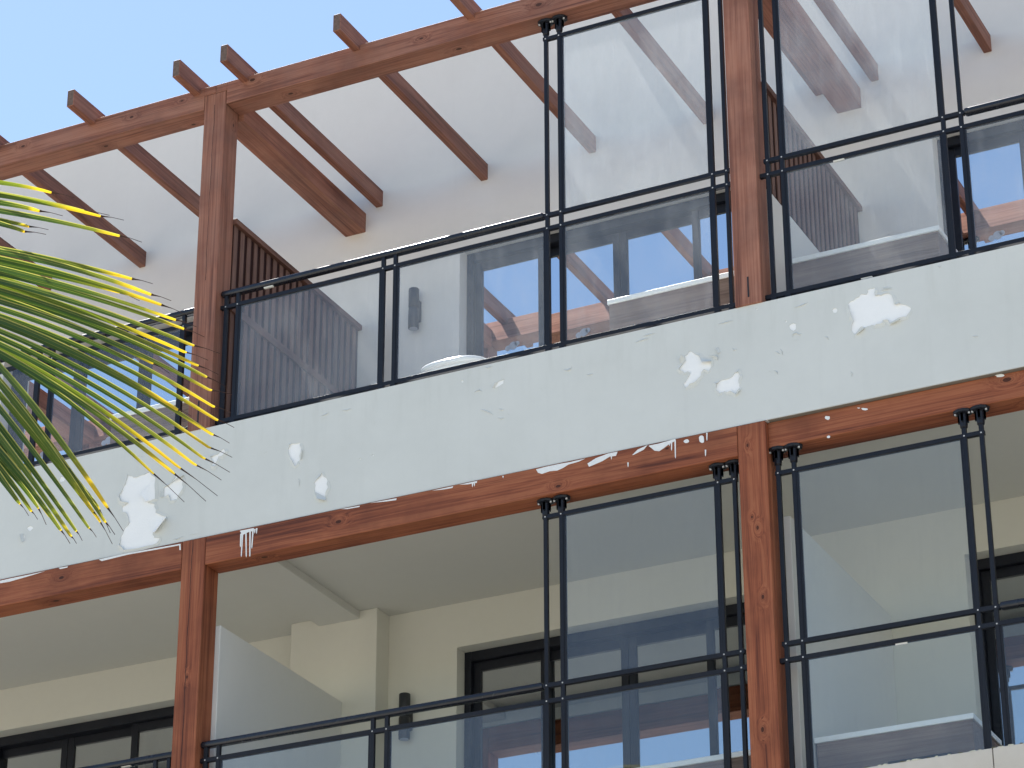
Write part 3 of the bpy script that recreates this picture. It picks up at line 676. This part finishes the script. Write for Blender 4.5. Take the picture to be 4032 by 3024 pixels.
# curtains inside the balcony doors
def curtain(label, x0, x1, y):
    bm = bmesh.new(); n = int((x1 - x0) / 0.02); rows = []
    for zz, amp in ((-1.06, 0.018), (-2.2, 0.030), (FL + 0.03, 0.036)):
        rows.append([bm.verts.new((x0 + (x1 - x0) * i / n, y + amp * math.sin(i * 0.62 + 0.8 * math.sin(i * 0.13)) + 0.01 * math.sin(i * 0.31), zz)) for i in range(n + 1)])
    for a, b in zip(rows, rows[1:]):
        for i in range(n): bm.faces.new((a[i], b[i], b[i + 1], a[i + 1]))
    o = finish('curtain', bm, M['curtain'], None, smooth=True)
    s_ = o.modifiers.new('thick', 'SOLIDIFY'); s_.thickness = 0.003
    return tag(o, label, 'curtain', None, 'thing')
curtain('grey-green pleated curtain behind the glass doors beside the lamp under the floor band', 0.80, 3.55, 2.50)
curtain('grey-green pleated curtain behind the doors above the stone-clad ledge', 4.72, 7.4, 2.50)
curtain('grey-green curtain drawn half across the unlit doors beside the cracked post', -2.05, -1.35, 2.50)

# ------------------------------------------------------------------ slatted privacy screens
def privacy_screen(label, xf, z_lo, z_hi, y0, mid=None):
    s = thing('privacy_screen', label, 'screen', (xf, (y0 + D) / 2, z_lo))
    box('backing', xf - 0.062, xf - 0.0035, y0, D - 0.004, z_lo, z_hi - .001, M['slat_back'], s)
    box('cap_rail', xf - 0.085, xf + 0.034, y0 - .01, D - 0.002, z_hi, z_hi + 0.045, M['cap'], s, 0.003)
    y = y0 + 0.01; first = None
    while y < D - 0.05:
        if first is None: first = box('slat', xf - 0.003, xf + 0.006, y, y + 0.050, z_lo + .002, z_hi - .001, M['slat'], s, 0.002)
        else: copy_of(first, s, (xf + 0.0015, y + 0.025, (z_lo + z_hi + .001) / 2))
        y += 0.0945
    if mid: box('mid_rail', xf + 0.0065, xf + 0.024, y0, D - 0.004, mid - 0.03, mid + 0.03, M['cap'], s, 0.002)
    return s
privacy_screen('tall brown slatted screen with a mid rail, beside the pergola post behind the palm leaves', 0.0, FU, 1.735, 0.19, 1.04)
privacy_screen('brown slatted screen standing on a low white wall', 4.2, 0.957, 1.745, 0.19)

# ------------------------------------------------------------------ worktops, tub, lamps
def counter(label, x0, x1, y, ztop, zfl, slot=None, group=None):
    c = thing('kitchen_counter', label, 'counter', ((x0 + x1) / 2, y + 0.3, zfl), group)
    box('countertop', x0, x1, y, y + 0.56, ztop - 0.036, ztop, M['white_top'], c, 0.003)
    b = boxes('cabinet', [(x0 + .012, x1 - .012, y + .010, y + .55, zfl + .08, ztop - .0365)], M['veneer'], c, 0.002)
    box('plinth', x0 + .03, x1 - .03, y + .05, y + .53, zfl, zfl + .0795, M['slot'], c)
    xm = (x0 + x1) / 2
    if slot: box('handle', slot[0], slot[1], y - 0.004, y + .011, slot[2] - .007, slot[2] + .007, M['slot'], b, 0.003)
    return c
counter('veneered counter with white worktop before the sky-mirroring doors by the lamp', 2.888, 4.010, 0.47, 0.55, FU, (3.23, 3.72, 0.30))
counter('veneered counter with white worktop beneath the slatted screen on the white wall', 4.215, 5.278, 0.49, 0.55, FU, (4.70, 5.10, 0.235))
counter('white worktop behind the palm leaves beside the pergola post', -1.19, -0.20, 0.47, 0.55, FU)
counter('veneered counter with white worktop before the curtained doors under the floor band', 2.87, 3.98, 0.44, -2.862, FL, (3.2, 3.65, -3.1))
counter('veneered counter with white worktop and dark handle slot just above the stone-clad ledge', 4.253, 5.276, 0.42, -2.862, FL, (4.72, 5.12, -3.095))

bt = thing('bathtub', 'white rounded bathtub behind the glass below the wall lamp', 'bathtub', (1.62, 0.84, FU))
def tub_ring(bm, hx, hy, z, n=28, p=3.2):
    out = []
    for i in range(n):
        a = 2 * math.pi * i / n; c, s = math.cos(a), math.sin(a)
        out.append(bm.verts.new((1.62 + hx * math.copysign(abs(c) ** (2 / p), c), 0.84 + hy * math.copysign(abs(s) ** (2 / p), s), z)))
    return out
def tub_part(name, prof):
    bm = bmesh.new(); rings = [tub_ring(bm, *p) for p in prof]
    for a, b in zip(rings, rings[1:]):
        for i in range(len(a)): bm.faces.new((a[i], a[(i + 1) % len(a)], b[(i + 1) % len(a)], b[i]))
    bm.faces.new(rings[-1]) if name == 'basin' else None
    bmesh.ops.recalc_face_normals(bm, faces=bm.faces)
    me = finish(name, bm, M['tub'], bt, smooth=True); return me
tub_part('shell', [(0.22, 0.26, FU + .001), (0.24, 0.28, FU + .05), (0.265, 0.315, 0.30), (0.268, 0.32, 0.352)])
tub_part('rim', [(0.268, 0.32, 0.3525), (0.285, 0.337, 0.356), (0.292, 0.344, 0.378), (0.285, 0.337, 0.398), (0.262, 0.314, 0.400), (0.245, 0.297, 0.392)])
tub_part('basin', [(0.245, 0.297, 0.3918), (0.235, 0.287, 0.33), (0.20, 0.25, FU + .12), (0.17, 0.22, FU + .09)])

def wall_lamp(label, x, z, L_):
    w = thing('wall_lamp', label, 'wall lamp', (x, D - 0.075, z))
    r_ = 0.042
    for z0, z1, nm in ((z - L_ / 2, z - 0.008, 'lower_shade'), (z + 0.008, z + L_ / 2, 'upper_shade')):
        h = z1 - z0; bm = bmesh.new()
        lathe(bm, [(r_ - .004, 0), (r_, .003), (r_, h - .003), (r_ - .004, h)], (0, 0, 0), 24)
        o = finish(nm, bm, M['lamp'], w, (x, D - 0.075, z0))
        for p in o.data.polygons: p.use_smooth = len(p.vertices) == 4
        if nm == 'lower_shade':
            bm = bmesh.new(); lathe(bm, [(r_ - .008, -.002), (r_ - .008, .0005)], (0, 0, 0), 20); finish('lens', bm, M['decal'], o, (x, D - 0.075, z0))
    bm = bmesh.new(); lathe(bm, [(r_ - .006, 0), (r_ - .006, .016)], (0, 0, 0), 24); finish('neck', bm, M['lamp'], w, (x, D - 0.075, z - 0.008))
    box('wall_bracket', x - 0.030, x + 0.030, D - 0.045, D + .001, z - 0.09, z + 0.09, M['lamp'], w, 0.003)
    return w
wall_lamp('black cylinder up-and-down wall lamp seen through the terrace glass', 0.535, 1.775, 0.35)
wall_lamp('black cylinder wall lamp behind the handrail under the floor band', 0.510, -1.60, 0.35)

# ------------------------------------------------------------------ palm in front of the left bay
tl_ = NT('palm leaflet'); tl_.n.remove(tl_.b)
attr = tl_.n.new('ShaderNodeAttribute'); attr.attribute_name = 't'
ga = tl_.n.new('ShaderNodeAttribute'); ga.attribute_name = 'side'
inf = tl_.n.new('ShaderNodeObjectInfo')
pos_ = tl_.coords()
nz = tl_.noise(pos_, 9, 4, 0.6)
t_ = attr.outputs['Fac']
jit = tl_.math('ADD', tl_.math('MULTIPLY', tl_.math('SUBTRACT', inf.outputs['Random'], 0.5), 0.14), tl_.math('MULTIPLY', tl_.math('SUBTRACT', nz, 0.5), 0.08))
tt = tl_.math('ADD', t_, jit)
rc = tl_.ramp(tt, [(0.0, (0.056, 0.112, 0.034)), (0.60, (0.070, 0.122, 0.026)), (0.80, (0.14, 0.17, 0.022)), (0.875, (0.52, 0.36, 0.02)), (1.0, (0.56, 0.34, 0.02))])
rt_ = tl_.ramp(tt, [(0.0, (0.032, 0.085, 0.012)), (0.60, (0.050, 0.105, 0.010)), (0.80, (0.20, 0.23, 0.012)), (0.875, (1.0, 0.70, 0.02)), (1.0, (1.0, 0.66, 0.02))])
mg = tl_.maprange(ga.outputs['Fac'], 0.60, 0.84, 0, 1.0)                 # pale line along one edge, midrib line
md = tl_.math('MULTIPLY', tl_.maprange(tl_.math('ABSOLUTE', ga.outputs['Fac']), 0.12, 0.03, 0, 1), 0.30)
pl = tl_.math('MAXIMUM', mg, md)
rc = tl_.mix(pl, rc, (0.50, 0.47, 0.14)); rt_ = tl_.mix(pl, rt_, (0.62, 0.60, 0.12))
lit = tl_.math('MULTIPLY', tl_.math('GREATER_THAN', inf.outputs['Random'], 0.72), 0.7)                # sunlit look coloured into some blades
rt_ = tl_.mix(lit, rt_, tl_.mix(tl_.maprange(tt, 0.7, 0.85, 0, 1), (0.26, 0.34, 0.015), (1.0, 0.68, 0.02)))
dry = tl_.math('GREATER_THAN', t_, 0.952)
rc = tl_.mix(dry, rc, (0.05, 0.026, 0.018)); rt_ = tl_.mix(dry, rt_, (0.02, 0.01, 0.008))
dif = tl_.node('ShaderNodeBsdfPrincipled', {'Base Color': rc, 'Roughness': 0.48, 'Specular IOR Level': 0.35})
trl = tl_.node('ShaderNodeBsdfTranslucent', {'Color': rt_})
mx = tl_.node('ShaderNodeMixShader', {0: 0.42, 1: dif.outputs[0], 2: trl.outputs[0]})
tl_.l.new(mx.outputs[0], tl_.out.inputs[0])
M['leaf'] = tl_.m
M['rachis'] = simple('palm rachis', (0.22, 0.24, 0.07), 0.5, 0.4, 8, 0.3)
tk = NT('palm trunk bark'); tkp = tk.n.new('ShaderNodeNewGeometry').outputs['Position']
wv = tk.node('ShaderNodeTexWave', {'Vector': tkp, 'Scale': 1.6, 'Distortion': 2.0, 'Detail': 3.0}, bands_direction='Z').outputs[1]
tk.set(Base_Color=tk.mix(wv, (0.20, 0.17, 0.14), (0.34, 0.30, 0.26)), Roughness=0.9); tk.bump(wv, 0.6, 0.03)

PY = -6.0
CROWN = Vector((-0.6, -6.3, -0.75))
palm = thing('palm_tree', 'coconut palm whose long leaflets with yellow tips hang before the left balcony', 'palm tree', (CROWN.x - 0.5, CROWN.y, -10.4))
def leaflet_bm(bm, pts, width, face, roll=0.0, thread=None, fold=0.38, curl=0.3, tmax=0.95):
    """folded strip along a bezier; t runs 0..0.95 along the blade and to 1 in the dry thread"""
    lt = bm.verts.layers.float.get('t') or bm.verts.layers.float.new('t'); ls = bm.verts.layers.float.get('side') or bm.verts.layers.float.new('side')
    P0, P1, P2 = pts; N = 14; prev = None
    rows = []
    for i in range(N + 1):
        f = i / N
        rows.append((P0 * (1 - f) ** 2 + P1 * (2 * f * (1 - f)) + P2 * f * f, f * tmax, width * (0.80 + 0.20 * math.sin(math.pi * min(1, f * 1.2 + .1))) * (1 - 0.38 * f ** 4)))
    if thread:
        d0 = P2
        for k, q in enumerate(thread):
            rows.append((q, 0.965 + 0.035 * (k + 1) / len(thread), max(0.0028, 0.010 - 0.008 * (k + .3))))
    for i, (p, t, w) in enumerate(rows):
        q = rows[min(i + 1, len(rows) - 1)][0]; o = rows[max(i - 1, 0)][0]
        tan = (q - o).normalized(); n = face - tan * face.dot(tan); n.normalize()
        n = Matrix.Rotation(roll + curl * t, 3, tan) @ n; s = tan.cross(n)
        if i == N and thread: w = w * 0.9
        h = w / 2
        a = bm.verts.new(p + s * h * math.cos(fold) + n * h * math.sin(fold)); m = bm.verts.new(p); b = bm.verts.new(p - s * h * math.cos(fold) + n * h * math.sin(fold))
        for v, sv in ((a, -1.0), (m, 0.0), (b, 1.0)): v[lt] = min(t, 1.0); v[ls] = sv
        if prev:
            bm.faces.new((prev[0], prev[1], m, a)); bm.faces.new((prev[1], prev[2], b, m))
        prev = (a, m, b)
def tube(name, pts, r0, r1, mat, parent, n=8):
    bm = bmesh.new(); prev = None
    for i, p in enumerate(pts):
        d = (pts[min(i + 1, len(pts) - 1)] - pts[max(i - 1, 0)]).normalized(); a = d.orthogonal().normalized(); b = d.cross(a)
        r = r0 + (r1 - r0) * i / (len(pts) - 1)
        ring = [bm.verts.new(p + (a * math.cos(6.2832 * k / n) + b * math.sin(6.2832 * k / n)) * r) for k in range(n)]
        if prev:
            for k in range(n): bm.faces.new((prev[k], prev[(k + 1) % n], ring[(k + 1) % n], ring[k]))
        prev = ring
    bmesh.ops.recalc_face_normals(bm, faces=bm.faces)
    return finish(name, bm, mat, parent, smooth=True)
def z3p(x, y): return x * .27125, 700 + y * .27125
UPPER = [ # (photo mapping, start on the left edge, middle, tip of the blade, end of the dry thread)
 (z3p, (0,85), (370,125), (735,210), (1085,292)), (z3p, (0,285), (740,385), (1450,555), (1800,615)), (z3p, (0,262), (640,352), (1205,478), (1590,545)), (z3p, (0,372), (300,415), (560,480), (910,552)),
 (z3p, (0,505), (870,640), (1725,840), (2060,935)), (z3p, (0,620), (220,660), (410,708), (705,755)), (z3p, (0,672), (190,720), (345,780), (670,822)),
 (r4, (0,-30), (440,45), (850,147), (990,180)), (r4, (0,0), (560,105), (975,248), (1110,290)), (r4, (0,38), (560,160), (1040,315), (1200,378)), (r4, (0,92), (600,238), (1135,412), (1275,460)),
 (r4, (0,130), (650,285), (1188,470), (1325,525)), (r4, (0,180), (640,350), (1238,575), (1425,632)), (r4, (0,245), (640,435), (1270,705), (1415,768)), (r4, (0,282), (700,490), (1325,778), (1470,850)),
 (r4, (0,325), (650,525), (1357,868), (1505,900)), (r4, (0,375), (700,605), (1380,972), (1495,1015)), (r4, (0,425), (700,672), (1400,1060), (1518,1112)), (r4, (0,475), (700,750), (1370,1152), (1488,1213)),
 (r4, (0,522), (620,780), (1350,1238), (1505,1305)), (r4, (0,565), (620,845), (1310,1305), (1490,1402)), (r4, (0,605), (620,905), (1255,1345), (1435,1452)), (r4, (0,638), (520,905), (1140,1355), (1410,1555)),
 (r4, (0,660), (460,905), (1105,1390), (1335,1590)), (r4, (0,692), (500,985), (970,1390), (1195,1595)), (r4, (0,62), (450,150), (760,232), (905,290)), (r4, (0,152), (520,300), (900,432), (1030,500)), (r4, (0,300), (520,470), (980,690), (1100,760))]
LOWER = [(z6, (290,-30), (700,475), (1070,1005), (1240,1255)), (z6, (60,-30), (560,565), (990,1130), (1130,1385)), (z6, (180,-10), (640,565), (1050,1150), (1155,1290)), (z6, (225,60), (690,640), (980,1000), (1110,1275)),
 (z6, (0,40), (470,625), (890,1215), (970,1315)), (z6, (0,215), (390,725), (760,1245), (828,1350)), (z6, (0,330), (400,850), (710,1300), (770,1380)), (z6, (0,480), (310,830), (600,1230), (705,1380)),
 (z6, (0,560), (240,820), (375,1005), (465,1190)), (z6, (0,640), (180,850), (310,1045), (380,1138)), (z6, (0,700), (110,850), (190,965), (290,1100)), (z6, (0,400), (180,540), (300,665), (320,690)),
 (z6, (0,430), (260,760), (500,1100), (610,1250)), (z6, (130,-30), (600,560), (930,1050), (1000,1150))]
def between(p, q, k):
    def ip(a, b):
        A_, B_ = p[0](*a), q[0](*b); return (A_[0] + (B_[0] - A_[0]) * .5, A_[1] + (B_[1] - A_[1]) * .5)
    a, m, t, e = (ip(p[i], q[i]) for i in (1, 2, 3, 4))
    sh = lambda v: (a[0] + (v[0] - a[0]) * k, a[1] + (v[1] - a[1]) * k)
    return (lambda x, y: (x, y), a, sh(m), sh(t), sh(e))
UPPER += [between(UPPER[i], UPPER[i + 1], random.uniform(0.72, 0.96)) for i in (12, 17)]
FACE = (CAM - Vector((1.0, PY, -1.0))).normalized()
def make_frond(data, name_y, ext, width, spread):
    """leaflets run back, out of the picture, to the rachis they hang from"""
    fr = bpy.data.objects.new('palm_frond', None); link(fr, palm); fr.location = -parent_world(palm)
    bases = []
    for i, (fn, a, b, c, th) in enumerate(data):
        yj = name_y + random.uniform(-spread, spread)
        A = at(*fn(*a), yj - 0.05); B = at(*fn(*b), yj - 0.02); Cc = at(*fn(*c), yj + 0.05)
        ua, ub = fn(*a), fn(*b)
        sl = (ub[1] - ua[1]) / max(1, ub[0] - ua[0]); e = ext * random.uniform(0.96, 1.04)
        base = at(ua[0] - e, ua[1] - sl * e * 1.0, name_y)
        # bezier control so that the curve passes through the middle point
        P1 = B * 2 - (base + Cc) * 0.5
        ta = (ub[0] - fn(*a)[0] + e) / (fn(*c)[0] - fn(*a)[0] + e)
        ta = min(0.75, max(0.3, ta)); P1 = (B - base * (1 - ta) ** 2 - Cc * ta ** 2) / (2 * ta * (1 - ta))
        T2 = at(*fn(*th), yj + 0.08); mid = Cc.lerp(T2, 0.5) + Vector((0, 0, 0.004))
        bm = bmesh.new()
        leaflet_bm(bm, (base, P1, Cc), width * random.uniform(0.88, 1.1), FACE, random.uniform(-0.30, 0.25), [Cc.lerp(mid, 0.35), mid, T2], fold=random.uniform(0.25, 0.45), curl=random.uniform(-0.1, 0.35), tmax=(0.945 if i < 12 else 0.90) if ext > 200 else (0.93 if i == 0 else 0.80))
        finish('leaflet', bm, M['leaf'], fr); bases.append(base)
    return fr, bases
fr1, b1 = make_frond(UPPER, PY, 330, 0.0305, 0.10)
def smooth_path(P, n=6):
    out = []
    for i in range(len(P) - 1):
        p0, p1, p2, p3 = P[max(i - 1, 0)], P[i], P[i + 1], P[min(i + 2, len(P) - 1)]
        for k in range(n):
            t = k / n
            out.append(0.5 * ((2 * p1) + (p2 - p0) * t + (2 * p0 - 5 * p1 + 4 * p2 - p3) * t * t + (3 * p1 - p0 - 3 * p2 + p3) * t ** 3))
    return out + [P[-1]]
def dress(fr, path, n_free):
    """leaflets on the stretch and on the side of the rachis that the picture does not reach"""
    bm = bmesh.new(); m = len(path)
    for i in range(3, m - 1):
        p = path[i]; tan = (path[i + 1] - path[i - 1]).normalized(); f = i / m
        sides = (-1, 1) if i < n_free else (-1,)
        for s_ in sides:
            for h in (0.0, 0.5):
                q = p.lerp(path[i + 1], h); sd = Vector((-0.35, 0.55 * s_, 0)) if i < n_free else Vector((-0.75, random.uniform(-.4, .4), 0))
                e = q + (sd + tan * 0.25 + Vector((0, 0, -0.75))).normalized() * random.uniform(0.70, 0.95)
                leaflet_bm(bm, (q, q.lerp(e, 0.5) + Vector((0, 0, 0.08)), e), 0.034, (Vector((0.4, -1, 0.5))).normalized(), 0.0, [e + (e - q) * 0.05, e + (e - q) * 0.1])
    o = finish('leaflet_row', bm, M['leaf'], fr); o['kind'] = 'stuff'
b1s = sorted(b1, key=lambda p: -p.z); top = b1s[0]; bot = b1s[-1]
def mean(L_): return sum(L_, Vector()) / len(L_)
ctl = [mean(b1s[i:i + 6]) for i in range(0, len(b1s) - 5, 6)]
path1 = smooth_path([CROWN, CROWN.lerp(top, 0.35) + Vector((0, 0, 0.42)), CROWN.lerp(top, 0.72) + Vector((0, 0, 0.40))] + [top + Vector((-0.02, 0, 0.03))] + ctl + [bot + Vector((0.02, 0, -0.06))], 7)
tube('rachis', path1, 0.042, 0.010, M['rachis'], fr1); dress(fr1, path1, 19)
fr2, b2 = make_frond(LOWER, PY - 0.35, 150, 0.032, 0.06)
b2s = sorted(b2, key=lambda p: p.x)
path2 = smooth_path([CROWN, CROWN.lerp(b2s[0], 0.45) + Vector((0, 0, 0.22)), mean(b2s[:4]), mean(b2s[5:9]), mean(b2s[-4:])], 8)
tube('rachis', path2, 0.038, 0.009, M['rachis'], fr2); dress(fr2, path2, 14)
# the rest of the crown, outside the picture
def whole_frond(az, droop, length):
    bm = bmesh.new(); d = Vector((math.cos(az), math.sin(az), 0)); side = Vector((-d.y, d.x, 0)); pts = []
    for i in range(13):
        f = i / 12; pts.append(CROWN + d * length * f * (1 - 0.22 * f * droop) + Vector((0, 0, length * (0.22 * f - 0.75 * droop * f * f))))
    for i in range(2, 46):
        f = i / 46; k = f * 12; j = min(11, int(k)); p = pts[j].lerp(pts[j + 1], k - j); tan = (pts[j + 1] - pts[j]).normalized()
        ll = 0.95 * math.sin(math.pi * (0.12 + 0.80 * f)) + 0.15
        for s in (-1, 1):
            e = p + (side * s * 0.75 + tan * 0.6 + Vector((0, 0, -0.35))).normalized() * ll
            leaflet_bm(bm, (p, p.lerp(e, 0.5) + Vector((0, 0, 0.10)), e), 0.045, Vector((0, 0, 1)) + side * s * 0.3, 0.0, [e + (e - p) * 0.05, e + (e - p) * 0.10])
    o = finish('palm_frond', bm, M['leaf'], palm)
    tube('rachis', pts, 0.04, 0.008, M['rachis'], o)
for k, (az, dr, ln) in enumerate([(125, .8, 3.0), (150, .75, 3.4), (178, .9, 3.5), (205, .7, 3.5), (232, .9, 3.4), (258, .8, 3.2), (285, .9, 3.0)]):
    whole_frond(R(az), dr, ln)
tp = [Vector((CROWN.x - 0.5 + 0.5 * (i / 12) ** 2, CROWN.y, -10.4 + (CROWN.z + 10.35) * i / 12)) for i in range(13)]
tube('trunk', tp, 0.17, 0.10, tk.m, palm, 14)
